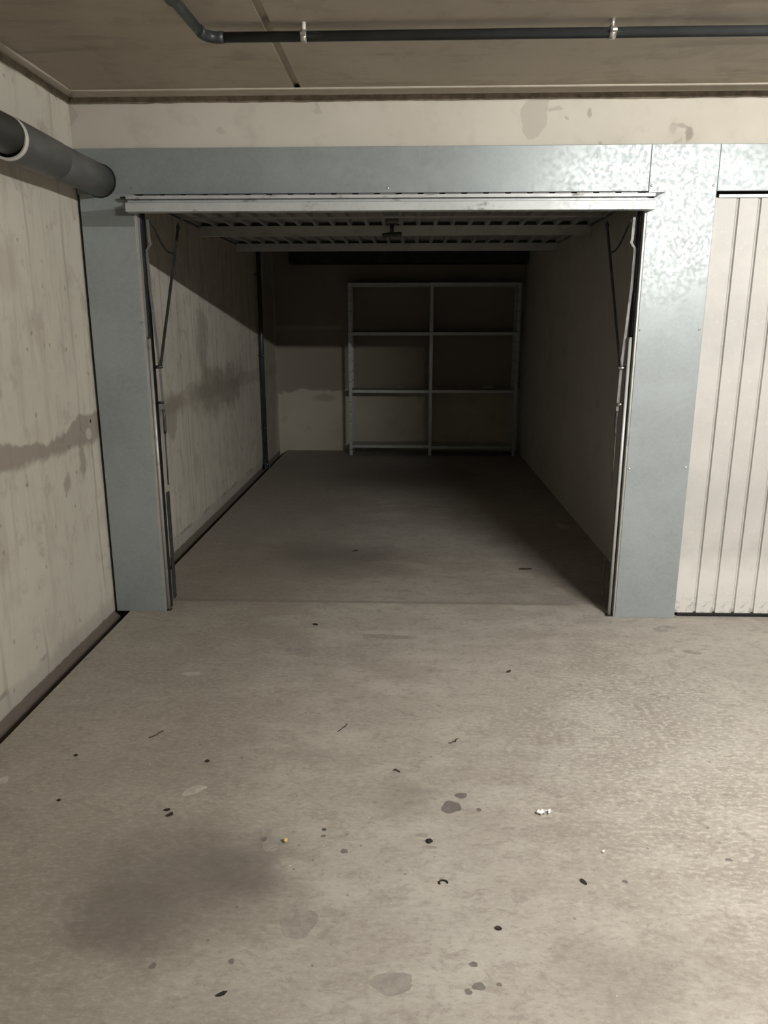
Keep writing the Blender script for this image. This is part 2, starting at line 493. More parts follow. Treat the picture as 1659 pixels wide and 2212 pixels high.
# ledges and brown joint filler under the ceiling
def ragged_strip(x0, x1, y0, y1, zt, zb, along, n, amp):
    """flat filler strip whose lower edge is ragged"""
    bm = NB()
    for k in range(n):
        a, b = k / n, (k + 1) / n
        za, zb_ = zb + rag[k % len(rag)] * amp, zb + rag[(k + 1) % len(rag)] * amp
        if along == 'X':
            xa, xb = x0 + (x1 - x0) * a, x0 + (x1 - x0) * b
            P = [(xa, y0, zt), (xb, y0, zt), (xb, y0, zb_), (xa, y0, za)]
            Q = [(p[0], y1, p[2]) for p in P]
        else:
            ya, yb = y0 + (y1 - y0) * a, y0 + (y1 - y0) * b
            P = [(x1, ya, zt), (x1, yb, zt), (x1, yb, zb_), (x1, ya, za)]
            Q = [(x0, p[1], p[2]) for p in P]
        A = [bm.verts.new(p) for p in P]; B = [bm.verts.new(p) for p in Q]
        for i in range(4):
            bm.faces.new((A[i], A[(i + 1) % 4], B[(i + 1) % 4], B[i]))
        bm.faces.new(A); bm.faces.new(list(reversed(B)))
    bmesh.ops.remove_doubles(bm, verts=bm.verts, dist=1e-5)
    bmesh.ops.recalc_face_normals(bm, faces=bm.faces)
    return bm
rag = [random.uniform(-1, 1) for _ in range(401)]
for i in range(1, 401): rag[i] = rag[i - 1] * 0.55 + rag[i] * 0.6
bm = NB(); prism(bm, [(D + 0.016, ZC), (D - 0.014, ZC), (D - 0.018, ZC - 0.004), (D - 0.014, ZC - 0.026), (D + 0.016, ZC - 0.027)], 'X', XL + 0.03, 9.0)
tag(link('trim_1', bm, M_LEDGE), 'pale ledge where the ceiling meets the lintel wall', None, None, 'structure')
bm = NB(); prism(bm, [(XL, ZC), (XL + 0.028, ZC), (XL + 0.032, ZC - 0.004), (XL + 0.026, ZC - 0.022), (XL, ZC - 0.024)], 'Y', YN, D + 0.016)
tag(link('trim_2', bm, M_LEDGE), 'pale ledge where the ceiling meets the side wall', None, None, 'structure')
tag(link('trim_3', ragged_strip(XL, 9.0, D + 0.007, D + 0.018, ZC - 0.026, 2.533, 'X', 330, 0.0035), M_FOAM), 'brown joint filler above the lintel wall', None, None, 'structure')
tag(link('trim_4', ragged_strip(XL - 0.002, XL + 0.009, YN, D + 0.016, ZC - 0.023, 2.532, 'Y', 220, 0.0035), M_FOAM), 'brown joint filler along the side wall', None, None, 'structure')
tag(link('trim_5', bx(XL + 0.22, XR, 8.98, YB, 2.205, 2.42), M_BEAM), 'beam across the head of the back wall, painted dark for its shade', None, None, 'structure')

# oil and damp spots with a clear outline: thin films lying on the slab
def mat_stain(name, a, b):
    q = NT(name)
    c = q.mix(q.rng(q.noise(30, 5, 0.7), 0.35, 0.65), a, b)
    q.bump(q.noise(36, 4, 0.68), 0.2, 0.005)
    return q.done(c, 0.62, None, 0.4)
ST = (mat_stain('damp_stain', (0.150, 0.134, 0.122), (0.205, 0.185, 0.168)),
      mat_stain('faint_stain', (0.265, 0.240, 0.215), (0.350, 0.320, 0.285)),
      mat_stain('scuffed_concrete', (0.36, 0.335, 0.295), (0.50, 0.47, 0.42)))
FLOOR = bpy.data.objects['floor']
def stain(x, y, rx, ry, k, rot=0.0):
    rn = random.Random(int(x * 9173 + y * 3571))
    bm = NB()
    n = 30
    ph = [rn.uniform(0, 6.28) for _ in range(4)]
    ring, low = [], []
    for j in range(n):
        a = 2 * math.pi * j / n
        r = 1 + 0.10 * math.sin(2 * a + ph[0]) + 0.08 * math.sin(3 * a + ph[1]) + 0.05 * math.sin(5 * a + ph[2]) + rn.uniform(-0.04, 0.04)
        px, py = rx * r * math.cos(a), ry * r * math.sin(a)
        px, py = px * math.cos(rot) - py * math.sin(rot), px * math.sin(rot) + py * math.cos(rot)
        ring.append(bm.verts.new((x + px, y + py, 0.0004)))
        low.append(bm.verts.new((x + px * 1.01, y + py * 1.01, 0.0)))
    for j in range(n):
        bm.faces.new((low[j], low[(j + 1) % n], ring[(j + 1) % n], ring[j]))
    bm.faces.new(ring)
    o = link('floor_stain', bm, ST[k], FLOOR)
for a_ in [(0.146, 2.151, .034, .030, 0), (0.182, 2.215, .019, .017, 0), (0.235, 2.14, .009, .009, 0), (-0.03, 1.470, .055, .030, 1, 0.15),
           (0.176, 1.468, .014, .012, 0), (0.150, 1.452, .009, .008, 0), (0.168, 1.531, .012, .007, 0), (0.225, 1.475, .006, .006, 0),
           (0.070, 1.955, .024, .008, 1), (0.050, 2.010, .018, .010, 1), (-0.505, 3.335, .075, .060, 1, -0.3), (-0.100, 3.52, .120, .030, 1, -0.12),
           (1.300, 3.655, .036, .026, 1), (1.345, 3.692, .045, .020, 1), (1.364, 3.386, .040, .022, 1, -0.3),
           (-0.283, 1.650, .046, .058, 1), (-0.185, 1.929, .010, .011, 0), (-0.410, 1.945, .024, .026, 1), (-0.435, 1.975, .010, .009, 0),
           (-0.255, 1.995, .008, .006, 0), (0.320, 2.050, .018, .008, 1), (-0.43, 1.52, .008, .008, 0), (-0.62, 1.50, .009, .009, 0), (0.62, 1.83, .008, .006, 0),
           (0.95, 1.93, .010, .007, 0), (-0.52, 1.86, .014, .009, 0), (-0.10, 2.50, .010, .006, 1),
           (-0.717, 2.215, .040, .022, 2, 0.5), (-0.977, 3.08, .045, .016, 2), (1.196, 5.70, .045, .085, 2), (-1.396, 2.245, .018, .024, 2)]:
    stain(*a_)

# ------------------------------------------------------------------ small fittings
def screw_bm(x, y, z, r=0.0055):
    bm = NB()
    n = 12
    c = [(0.0, r), (-0.002, r), (-0.0042, r * 0.72), (-0.0050, r * 0.3)]
    rings = [[bm.verts.new((x + rr * math.cos(2 * math.pi * j / n), y + s, z + rr * math.sin(2 * math.pi * j / n))) for j in range(n)] for s, rr in c]
    for a, b in zip(rings, rings[1:]):
        for j in range(n):
            bm.faces.new((a[j], b[j], b[(j + 1) % n], a[(j + 1) % n]))
    bm.faces.new(rings[-1])
    bmesh.ops.recalc_face_normals(bm, faces=bm.faces)
    return bm

# ------------------------------------------------------------------ steel posts
def make_post(x0, x1, ztop, label, inner, mat, screws):
    """inner = +1 when the garage opening lies on the +x side"""
    t = thing('door_post', label, 'post', ((x0 + x1) / 2, D, 0))
    xo = x1 if inner > 0 else x0
    # folded sheet: face, outer return, and a narrow flange beside the opening
    fw = 0.009
    part('face_panel', bx(x0 + (fw if inner < 0 else 0), x1 - (fw if inner > 0 else 0), D, D + 0.012, 0.0, ztop, bevel=0.0025), mat, t)
    xs = x0 if inner > 0 else x1
    part('side_return', bx(min(xs, xs + 0.004 * inner), max(xs, xs + 0.004 * inner), D + 0.012, D + 0.085, 0.0, ztop), M_DARK, t)
    part('jamb_flange', bx(min(xo, xo - fw * inner), max(xo, xo - fw * inner), D + 0.003, D + 0.040, 0.0, 2.13, bevel=0.001), M_FLANGE, t)
    part('jamb_channel', bx(min(xo + 0.008 * inner, xo - 0.012 * inner), max(xo + 0.008 * inner, xo - 0.012 * inner), D + 0.041, D + 0.095, 0.0, 2.13), M_DARK, t)
    # vertical guide tube with an open cap
    xt, yt, zt = xo + (0.016 if inner < 0 else 0.008) * inner, D + 0.026, 1.462
    g = part('guide_tube', tube(NB(), [(xt, yt, 0.0), (xt, yt, zt)], 0.0082, 16), M_TUBE if inner < 0 else M_FLANGE, t, True)
    part('tube_cap', tube(NB(), [(xt, yt, zt - 0.004), (xt, yt, zt + 0.004)], 0.0098, 16), M_SCREW if inner < 0 else M_DARK, g)
    part('floor_plate', bx(xt - 0.020, xt + 0.012, yt - 0.014, yt + 0.014, 0.0, 0.006), M_DARK, t)
    for x, z in screws:
        part('screw', screw_bm(x, D, z), M_SCREW, t)
    return t

PL = make_post(-1.597, -1.325, 2.136, 'dull grey sheet-steel door post on the left, beside the concrete side wall', 1, M_POST_L,
               [(-1.339, 1.537), (-1.336, .866), (-1.333, .105)])
PR = make_post(1.103, 1.427, 2.338, 'shiny galvanised door post on the right, between the open garage and the white door', -1, M_POST,
               [(1.124, 2.158), (1.410, 2.157), (1.124, 1.500), (1.410, 1.503), (1.124, .812), (1.410, .820), (1.411, .126)])
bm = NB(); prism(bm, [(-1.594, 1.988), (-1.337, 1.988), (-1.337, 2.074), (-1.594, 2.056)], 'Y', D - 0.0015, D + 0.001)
part('shadow_band', bm, M_SHADOW_BAND, PL)  # thin dark strip standing in for a shadow band across the post
# lower stop angle on the left post
part('stop_angle', bx(-1.322, -1.314, D + 0.125, D + 0.165, 0.03, 0.64, bevel=0.002), M_ARM, PL)
part('stop_angle', bx(1.070, 1.076, D + 0.125, D + 0.150, 0.03, 0.30, bevel=0.002), M_ARM, PR)

def make_header(x0, x1, label, screws):
    t = thing('door_header', label, 'fascia', ((x0 + x1) / 2, D, 2.134))
    part('face_panel', bx(x0, x1, D + 0.002, D + 0.015, 2.134, 2.338, bevel=0.0025), M_HEADER, t)
    part('bottom_fold', bx(x0, x1, D + 0.010, D + 0.060, 2.1335, 2.1365), M_DARK, t)
    for x, z in screws:
        part('screw', screw_bm(x, D + 0.002, z), M_SCREW, t)
    return t
make_header(-1.606, 1.1115, 'long grey steel header panel above the open garage', [(-0.112, 2.154), (-1.339, 2.161)])
make_header(1.4285, 3.92, 'short visible steel header panel above the white closed door', [])

# ------------------------------------------------------------------ closed door next door
PITCHX = 0.1015
yo = 0.0
t = thing('garage_door', 'closed off-white garage door of vertical ribbed sheet right of the shiny post', 'garage door', (2.66, D + 0.03, 0))
yf, yr = D + 0.022, D + 0.036
nP = 24
x_first = 1.431
def closed_panel(xa, xb, first=False):
    # raised face with folded sides; the groove on its right is sunk
    bm = NB()
    g = 0.0165
    pts = [(xa, yr), (xa + 0.001, yf), (xb - g, yf), (xb - g + 0.011, yr), (xb, yr), (xb, yr + 0.003), (xa, yr + 0.003)]
    prism(bm, pts, 'Z', 0.024, 2.108)
    return bm
xa = x_first
base = None
for k in range(nP):
    xb = 1.547 + PITCHX * k
    if k < 2:
        base = part('panel', closed_panel(xa, xb), M_WHITE, t)
        bx0 = xa
    else:
        o = base.copy()
        COL.objects.link(o)
        o.location = base.location + Vector((xa - bx0, 0, 0))
    xa = xb
part('bottom_rail', bx(1.45, xa, D + 0.024, D + 0.055, 0.012, 0.026), M_DARK, t)
part('floor_seal', bx(1.45, xa, D + 0.03, D + 0.05, 0.0, 0.014), M_BLACK, t)
part('top_rail', bx(1.445, xa, D + 0.014, D + 0.05, 2.106, 2.122, bevel=0.002), M_RAIL, t)
part('backing_frame', bx(1.45, xa, D + 0.042, D + 0.05, 0.03, 2.122), M_DARK, t)

# ------------------------------------------------------------------ open up-and-over door
X0, X1 = -1.292, 1.070            # inner width of the leaf
YA, YE = 3.775, 5.86              # front (bottom edge) and back end of the raised leaf
t = thing('garage_door', 'open up-and-over garage door lying flat under the ceiling, ribbed underside showing', 'garage door', (-0.11, D, 2.05))
n = 23
pw = (X1 - X0) / n
def leaf_panel():
    bm = NB()
    r = 0.010
    zl, zh, th = 2.106, 2.126, 0.002
    pts = [(0, zl), (r, zl), (r + 0.007, zh), (pw - r - 0.007, zh), (pw - r, zl), (pw, zl),
           (pw, zl + th), (pw - r + 0.002, zl + th), (pw - r - 0.005, zh + th), (r + 0.005, zh + th), (r - 0.002, zl + th), (0, zl + th)]
    prism(bm, pts, 'Y', YA + 0.03, YE)
    return bm
base = None
for k in range(n):
    if base is None:
        base = link('panel', leaf_panel(), M_DOORIN)
        at_root(base, t)
        base.location += Vector((X0, 0, 0))
    else:
        o = base.copy()
        COL.objects.link(o)
        o.location = base.location + Vector((pw * k, 0, 0))
# front (bottom) rail: a folded profile with a bright lower lip, a recess and an upper lip
XA, XB = -1.352, 1.128
bm = NB()
prism(bm, [(3.752, 2.046), (3.752, 2.084), (3.757, 2.087), (3.790, 2.087), (3.790, 2.104), (3.766, 2.104), (3.766, 2.118), (3.812, 2.118), (3.812, 2.046)], 'X', XA, XB)
part('bottom_rail', bm, M_RAIL, t)
part('rail_end_and_shade', bx(XA - 0.035, XA + 0.004, 3.785, 3.812, 2.108, 2.118, bevel=0.003), M_DARK, t)
bm = NB()
prism(bm, [(XB - 0.03, 2.124), (XB + 0.055, 2.126), (XB + 0.03, 2.118), (XB + 0.02, 2.110), (XB, 2.098), (XB - 0.03, 2.100)], 'Y', 3.790, 3.813)
part('rail_end_and_shade', bm, M_DARK, t)  # dark taper shaped like the shadow at the rail's right end
part('rail_flange', bx(X0, X1, 3.812, 3.86, 2.100, 2.106), M_DOORIN, t)
# cross bars: channel sections below the sheet
def channel_bar(y, z0, z1):
    bm = NB()
    prism(bm, [(y, z0), (y, z1), (y + 0.035, z1), (y + 0.035, z1 - 0.003), (y + 0.003, z1 - 0.003), (y + 0.003, z0 + 0.003), (y + 0.035, z0 + 0.003), (y + 0.035, z0)], 'X', X0, X1)
    return bm
part('cross_bar', channel_bar(4.80, 2.047, 2.105), M_DOORIN, t)
part('cross_bar', channel_bar(5.82, 2.052, 2.105), M_DOORIN, t)
for yb_ in (4.836, 5.856):
    part('gap_shade_strip', bx(X0 + 0.01, X1 - 0.01, yb_, yb_ + 0.004, 2.06, 2.1255), M_BLACK, t)  # black strip added as the shade in the gaps above each bar
part('stiffener', bx(X0, X1, 4.42, 4.436, 2.098, 2.1055), M_DOORIN, t)
for sx in (X0, X1 - 0.006):
    part('side_rail', bx(sx, sx + 0.006, 3.83, YE, 2.096, 2.130), M_ARM, t)
# T handle hanging at the middle
h = part('handle', bx(-0.148, -0.078, 4.655, 4.735, 2.096, 2.106, bevel=0.003), M_DARK, t, label='black T handle')
bm = NB(); box(bm, -0.170, -0.056, 4.655, 4.735, 2.104, 2.1065)
part('lock_plate', bm, M_DOORIN, h)
part('handle_stem', tube(NB(), [(-0.113, 4.69, 2.10), (-0.113, 4.69, 2.048)], 0.011, 14), M_BLACK, h, True)
bm = NB(); tube(bm, [(-0.170, 4.69, 2.036), (-0.160, 4.69, 2.036), (-0.113, 4.69, 2.042), (-0.066, 4.69, 2.044), (-0.056, 4.69, 2.043)], 0.0125, 14)
part('handle_grip', bm, M_BLACK, h, True)

# hanger straps, lever arms, springs and cables at both sides
def flat_bar(path, w, d, wdir):
    """flat bar along a path; w across wdir, d the other way"""
    bm = NB()
    path = [Vector(p) for p in path]
    wv = Vector(wdir)
    rings = []
    for i, p in enumerate(path):
        tn = (path[min(i + 1, len(path) - 1)] - path[max(i - 1, 0)]).normalized()
        dv = tn.cross(wv).normalized()
        rings.append([bm.verts.new(p + wv * (sx * w / 2) + dv * (sy_ * d / 2)) for sx, sy_ in ((-1, -1), (1, -1), (1, 1), (-1, 1))])
    for a, b in zip(rings, rings[1:]):
        for j in range(4):
            bm.faces.new((a[j], a[(j + 1) % 4], b[(j + 1) % 4], b[j]))
    bm.faces.new(rings[0]); bm.faces.new(rings[-1])
    bmesh.ops.recalc_face_normals(bm, faces=bm.faces)
    return bm
for s, xc in ((1, -1.282), (-1, 1.060)):       # s: direction towards the opening
    def P(dx, y, z): return (xc + s * dx, y, z)
    strap = flat_bar([P(-0.012, 3.885, 2.035), P(-0.010, 3.885, 1.93), P(-0.006, 3.885, 1.912), P(-0.026, 3.885, 1.885), P(-0.024, 3.885, 1.70), P(0.0, 3.875, 1.318), P(0.004, 3.875, 1.10)], 0.013, 0.004, (1, 0, 0))
    st = part('hanger_strap', strap, M_STRAP, t)
    part('pivot_bolt', tube(NB(), [P(-0.022, 3.868, 1.316), P(0.016, 3.868, 1.318)], 0.0085, 12), M_SCREW if s < 0 else M_DARK, st, True)
    arm = flat_bar([P(0.006, 3.868, 1.318), P(0.006, 4.10, 1.68), P(0.006, 4.345, 2.06)], 0.005, 0.030, (1, 0, 0))
    am = part('lever_arm', arm, M_ARM, t)
    part('arm_bolt', tube(NB(), [P(-0.004, 4.335, 2.045), P(0.014, 4.335, 2.045)], 0.008, 12), M_DARK, am, True)
    # slack cable from the rail to the lever arm
    pts = [P(0.0, 3.885, 2.02)] + [P(0.004, 3.885 + (4.215 - 3.885) * k, 2.02 - 0.14 * math.sin(min(1, k * 1.12) * math.pi * 0.5) + 0.018 * k) for k in (0.15, 0.3, 0.45, 0.6, 0.75, 0.88, 1.0)]
    part('cable', tube(NB(), pts, 0.005, 8), M_DARK, t, True)
    sp_ = part('tension_spring', tube(NB(), [P(0.004, 3.872, 1.10), P(0.006, 3.872, 1.07), P(0.006, 3.872, 1.00), P(0.004, 3.872, 0.975)], 0.0075, 10), M_ARM, t, True)
    part('spring_bolt', tube(NB(), [P(-0.020, 3.866, 1.135), P(0.008, 3.866, 1.135)], 0.0075, 12), M_DARK if s > 0 else M_SCREW, sp_, True)
    part('lower_rod', tube(NB(), [P(0.004, 3.872, 0.98), P(0.002, 3.872, 0.70)], 0.004, 8), M_ARM, t, True)

# ------------------------------------------------------------------ shelving unit
SX, SY0, SY1, SH = (-0.700, 0.242, 1.240), 8.905, 9.205, 1.985
t = thing('shelving_unit', 'bare two-bay grey metal shelving unit against the back wall', 'shelf', (0.27, 9.05, 0))
def upright_bm(x, y, sx, sy_):
    """slotted angle: one leg across the front (towards sx), one leg towards the depth (sy_)"""
    bm = NB()
    w, th = 0.036, 0.002
    def leg(horizontal):
        z = 0.0
        zs = []
        while z < SH - 0.115:
            zs.append((z, z + 0.058)); z += 0.115
        cuts = [zz[1] for zz in zs]
        def seg(u0, u1, z0, z1):
            if horizontal: box(bm, min(x + sx * u0, x + sx * u1), max(x + sx * u0, x + sx * u1), min(y, y + sy_ * th), max(y, y + sy_ * th), z0, z1)
            else: box(bm, min(x, x + sx * th), max(x, x + sx * th), min(y + sy_ * u0, y + sy_ * u1), max(y + sy_ * u0, y + sy_ * u1), z0, z1)
        z0 = 0.0
        for c in cuts:
            seg(0.0 if horizontal else th, w, z0, c)
            seg(0.0 if horizontal else th, 0.006, c, c + 0.010)
            seg(w - 0.008, w, c, c + 0.010)
            z0 = c + 0.010
        seg(0.0 if horizontal else th, w, z0, SH)
    leg(True); leg(False)
    return bm
for i, x in enumerate(SX):
    for y, sgn in ((SY0, 1), (SY1, -1)):
        sx = -1 if i == 2 else 1
        part('upright', upright_bm(x - sx * 0.016, y, sx, sgn), M_SHELF, t)
def shelf_bm(x0, x1, z):
    bm = NB()
    y0, y1, lip, th = SY0 + 0.003, SY1 - 0.003, 0.034, 0.0015
    box(bm, x0, x1, y0, y1, z - th, z)
    box(bm, x0, x1, y0, y0 + th, z - lip, z - th)
    box(bm, x0, x1, y1 - th, y1, z - lip, z - th)
    box(bm, x0, x0 + th, y0 + th, y1 - th, z - lip, z - th)
    box(bm, x1 - th, x1, y0 + th, y1 - th, z - lip, z - th)
    box(bm, x0, x1, y0 + th, y0 + 0.014, z - lip, z - lip + th)
    return bm
for za, zb in ((1.984, 1.986), (1.436, 1.438), (0.777, 0.778), (0.125, 0.117)):
    a = part('shelf', shelf_bm(SX[0] - 0.010, SX[1] - 0.018, za), M_SHELF, t)
    b = part('shelf', shelf_bm(SX[1] - 0.013, SX[2] + 0.012, zb), M_SHELF, t)
    for o, xs in ((a, (SX[0] + 0.006, SX[1] - 0.028)), (b, (SX[1] + 0.008, SX[2] - 0.004))):
        for x in xs:
            part('bolt', screw_bm(x, SY0 - 0.001, za - 0.017, 0.004), M_SCREW, o)

# ------------------------------------------------------------------ pipes
PX, PZ = -1.490, 2.195
t = thing('drain_pipe', 'thick grey plastic drain pipe running along the side wall into the header', 'pipe', (PX, 2.6, PZ))
def pipe_y(y0, y1, r, n=36):
    return ring_tube(NB(), 'Y', [(y0, r), (y1, r), (y1, r - 0.004), (y0, r - 0.004)], (PX, 0, PZ), n)
part('pipe_length', ring_tube(NB(), 'Y', [(YN, 0.0672), (3.03, 0.0672), (3.03, 0.063), (YN, 0.063)], (PX + 0.004, 0, PZ + 0.009), 36), M_PVC2, t, True)
part('pipe_length', pipe_y(3.30, D + 0.0015, 0.0735), M_PVC, t, True)
s = part('socket', ring_tube(NB(), 'Y', [(2.975, 0.067), (2.975, 0.0775), (2.982, 0.0795), (3.09, 0.0790), (3.35, 0.0755), (3.353, 0.0735), (3.353, 0.067)], (PX, 0, PZ), 36), M_PVC, t, True)
part('seal_ring', ring_tube(NB(), 'Y', [(2.960, 0.0690), (2.957, 0.0760), (2.961, 0.0785), (2.976, 0.0785), (2.976, 0.0690)], (PX, 0, PZ), 36), M_SEAL, s)
part('entry_ring', ring_tube(NB(), 'Y', [(D - 0.004, 0.0736), (D - 0.004, 0.0775), (D + 0.001, 0.0775), (D + 0.001, 0.0736)], (PX, 0, PZ), 36), M_BLACK, t)
for y in (0.9,):
    part('pipe_clip', ring_tube(NB(), 'Y', [(y, 0.066), (y, 0.070), (y + 0.025, 0.070), (y + 0.025, 0.066)], (PX, 0, PZ), 36), M_ZINC, t, True)

CY, CZ = 3.045, 2.540
t = thing('ceiling_conduit', 'thin dark conduit pipe clamped under the ceiling with one elbow', 'pipe', (0.5, CY, CZ))
part('pipe_run', tube(NB(), [(-0.70, CY, CZ), (9.0, CY, CZ)], 0.0175, 18), M_CONDUIT, t, True)
part('pipe_run', tube(NB(), [(-0.757, CY - 0.055, CZ), (-0.770, 2.70, CZ), (-0.80, YN, CZ)], 0.0175, 18), M_CONDUIT, t, True)
el = [(-0.685, CY, CZ), (-0.705, CY, CZ)] + [(-0.705 - 0.050 * math.sin(a), CY - 0.050 * (1 - math.cos(a)), CZ) for a in [math.pi / 2 * k / 8 for k in range(1, 9)]] + [(-0.7555, CY - 0.075, CZ)]
part('elbow', tube(NB(), el, 0.0195, 18), M_CONDUIT, t, True)
k = part('coupling', tube(NB(), [(-0.7702, 2.705, CZ), (-0.7735, 2.56, CZ)], 0.024, 20), M_CONDUIT, t, True)
part('coupling_rim', tube(NB(), [(-0.7700, 2.712, CZ), (-0.7702, 2.705, CZ)], 0.0225, 20), M_PVC, k, True)
for xc in (-0.394, 0.712, 1.86, 3.0):
    c = part('pipe_clamp', ring_tube(NB(), 'X', [(xc - 0.011, 0.0176), (xc - 0.011, 0.0215), (xc + 0.011, 0.0215), (xc + 0.011, 0.0176)], (0, CY, CZ), 24), M_ZINC, t, True)
    part('clamp_rod', tube(NB(), [(xc, CY, CZ + 0.0205), (xc, CY, ZC)], 0.008, 10), M_SEAL if xc < 0 else M_ZINC, c, True)
    part('clamp_ear', bx(xc - 0.009, xc + 0.009, CY - 0.040, CY - 0.018, CZ - 0.006, CZ + 0.002, bevel=0.001), M_ZINC, c)
    part('clamp_ear', bx(xc - 0.009, xc + 0.009, CY + 0.018, CY + 0.036, CZ - 0.006, CZ + 0.002, bevel=0.001), M_DARK, c)

VX, VY = -1.572, 8.10
t = thing('wall_conduit', 'thin dark vertical pipe clipped to the side wall deep inside the garage', 'pipe', (VX, VY, 0))
part('pipe_run', tube(NB(), [(VX, VY, 0.075), (VX, VY, ZC)], 0.022, 18), M_CONDUIT, t, True)
pts = [(VX, VY, 0.09)] + [(VX + 0.02 * (1 - math.cos(a)), VY - 0.045 * math.sin(a) * 0.0 - 0.05 * (1 - math.cos(a)), 0.075 - 0.035 * math.sin(a)) for a in [math.pi / 2 * k / 6 for k in range(1, 7)]] + [(VX + 0.03, VY - 0.085, 0.036)]
e = part('elbow', tube(NB(), pts, 0.026, 18), M_CONDUIT, t, True)
part('open_end', ring_tube(NB(), 'Y', [(VY - 0.10, 0.018), (VY - 0.10, 0.032), (VY - 0.08, 0.032), (VY - 0.08, 0.018)], (VX + 0.03, 0, 0.036), 20), M_CONDUIT, e, True)
for z in (2.03, 1.205, 0.438):
    c = part('pipe_clip', ring_tube(NB(), 'Z', [(z - 0.010, 0.0222), (z - 0.010, 0.026), (z + 0.010, 0.026), (z + 0.010, 0.0222)], (VX, VY, 0), 20), M_DARK, t, True)
    part('clip_screw', tube(NB(), [(VX + 0.022, VY - 0.030, z), (VX + 0.022, VY - 0.012, z)], 0.007, 10), M_SCREW, c, True)
    part('clip_screw', tube(NB(), [(VX - 0.028, VY - 0.030, z), (VX - 0.028, VY - 0.012, z)], 0.006, 10), M_SCREW, c, True)
    part('clip_base', bx(XL, VX - 0.02, VY - 0.012, VY + 0.012, z - 0.008, z + 0.008), M_DARK, c)

# ------------------------------------------------------------------ lamp on the aisle ceiling (above and behind the view)
LX0, LX1, LY, LZ = 1.55, 2.70, 0.65, 2.490
t = thing('ceiling_lamp', 'white tube lamp on the aisle ceiling, out of the picture above the viewer', 'lamp', ((LX0 + LX1) / 2, LY, LZ))
part('lamp_body', bx(LX0 - 0.05, LX1 + 0.05, LY - 0.045, LY + 0.045, 2.535, ZC, bevel=0.004), M_SEAL, t)
q = NT('lit_tube')
q.b.inputs['Emission Color'].default_value = LAMP_COLOUR + (1,)
q.b.inputs['Emission Strength'].default_value = LAMP_POWER
part('lamp_tube', tube(NB(), [(LX0, LY, LZ), (LX1, LY, LZ)], 0.013, 12), q.done((0.9, 0.9, 0.9), 0.4), t, True)
for x in (LX0 - 0.02, LX1 - 0.01):
    part('lamp_holder', bx(x, x + 0.03, LY - 0.02, LY + 0.02, LZ - 0.02, 2.54), M_SEAL, t)

# ------------------------------------------------------------------ litter on the floor
def rock(x, y, r, mat, name, label, cat, sx=1.0, sy_=1.0, sz=0.7, rot=0.0, seed=0, group=None):
    rn = random.Random(seed)
    bm = NB()
    bmesh.ops.create_icosphere(bm, subdivisions=2, radius=r)
    for v in bm.verts:
        v.co *= 1 + rn.uniform(-0.16, 0.16)
        v.co = Vector((v.co.x * sx, v.co.y * sy_, v.co.z * sz))
    zmin = min(v.co.z for v in bm.verts)
    for v in bm.verts: v.co.z -= zmin
    o = link(name, bm, mat, None, True)
    o.location = (x, y, 0.0)
    o.rotation_euler = (0, 0, rot)
    tag(o, label, cat, group)
    return o
def twig(x, y, pts, r, label):
    o = link('twig', tube(NB(), [(a, b, r + c) for a, b, c in pts], r, 7), M_TWIG, None, True)
    o.location = (x, y, 0.0)
    tag(o, label, 'twig')
    return o
def flake(x, y, L, W, mat, name, label, cat, rot=0.0, seed=0, curl=0.35, jag=0.1):
    """thin curled leaf or scrap with real thickness"""
    rn = random.Random(seed)
    bm = NB()
    nu, nv = 8, 4
    top, bot = [], []
    for i in range(nu + 1):
        u = i / nu * 2 - 1
        wv = W * 0.5 * (math.sqrt(max(0.02, 1 - u * u)) * (1 + rn.uniform(-jag, jag)))
        rt, rb = [], []
        for j in range(nv + 1):
            v = j / nv * 2 - 1
            px, py = u * L / 2, v * wv
            pz = 0.0006 + curl * W * (0.30 * v * v + 0.22 * u * u) + rn.uniform(0, jag) * 0.12 * W
            rt.append(bm.verts.new((px, py, pz + 0.0012)))
            rb.append(bm.verts.new((px, py, pz)))
        top.append(rt); bot.append(rb)
    for i in range(nu):
        for j in range(nv):
            bm.faces.new((top[i][j], top[i + 1][j], top[i + 1][j + 1], top[i][j + 1]))
            bm.faces.new((bot[i][j], bot[i][j + 1], bot[i + 1][j + 1], bot[i + 1][j]))
        bm.faces.new((top[i][0], bot[i][0], bot[i + 1][0], top[i + 1][0]))
        bm.faces.new((top[i][nv], top[i + 1][nv], bot[i + 1][nv], bot[i][nv]))
    bm.faces.new([top[0][j] for j in range(nv + 1)] + [bot[0][j] for j in range(nv, -1, -1)])
    bm.faces.new([top[nu][j] for j in range(nv, -1, -1)] + [bot[nu][j] for j in range(nv + 1)])
    bmesh.ops.recalc_face_normals(bm, faces=bm.faces)
    o = link(name, bm, mat)
    o.location = (x, y, 0.0)
    o.rotation_euler = (0, 0, rot)
    tag(o, label, cat)
    return o
M_TWIG = mat_simple('twig_bark', (0.055, 0.042, 0.032), 0.8, 0, 0.3, 0.2, 80)
M_LEAF = mat_simple('dry_leaf', (0.050, 0.036, 0.025), 0.7, 0, 0.3, 0.2, 80)
M_CRUMB = mat_simple('dark_crumb', (0.030, 0.026, 0.023), 0.8, 0, 0.3, 0.2, 80)
M_YELLOW = mat_simple('yellow_stone', (0.68, 0.55, 0.22), 0.6, 0, 0.4, 0.15, 80)
M_PAPER = mat_simple('white_scrap', (0.80, 0.79, 0.77), 0.6, 0, 0.4, 0.05, 60)
M_GREEN = mat_simple('green_shard', (0.10, 0.13, 0.11), 0.4, 0, 0.5, 0.1, 60)

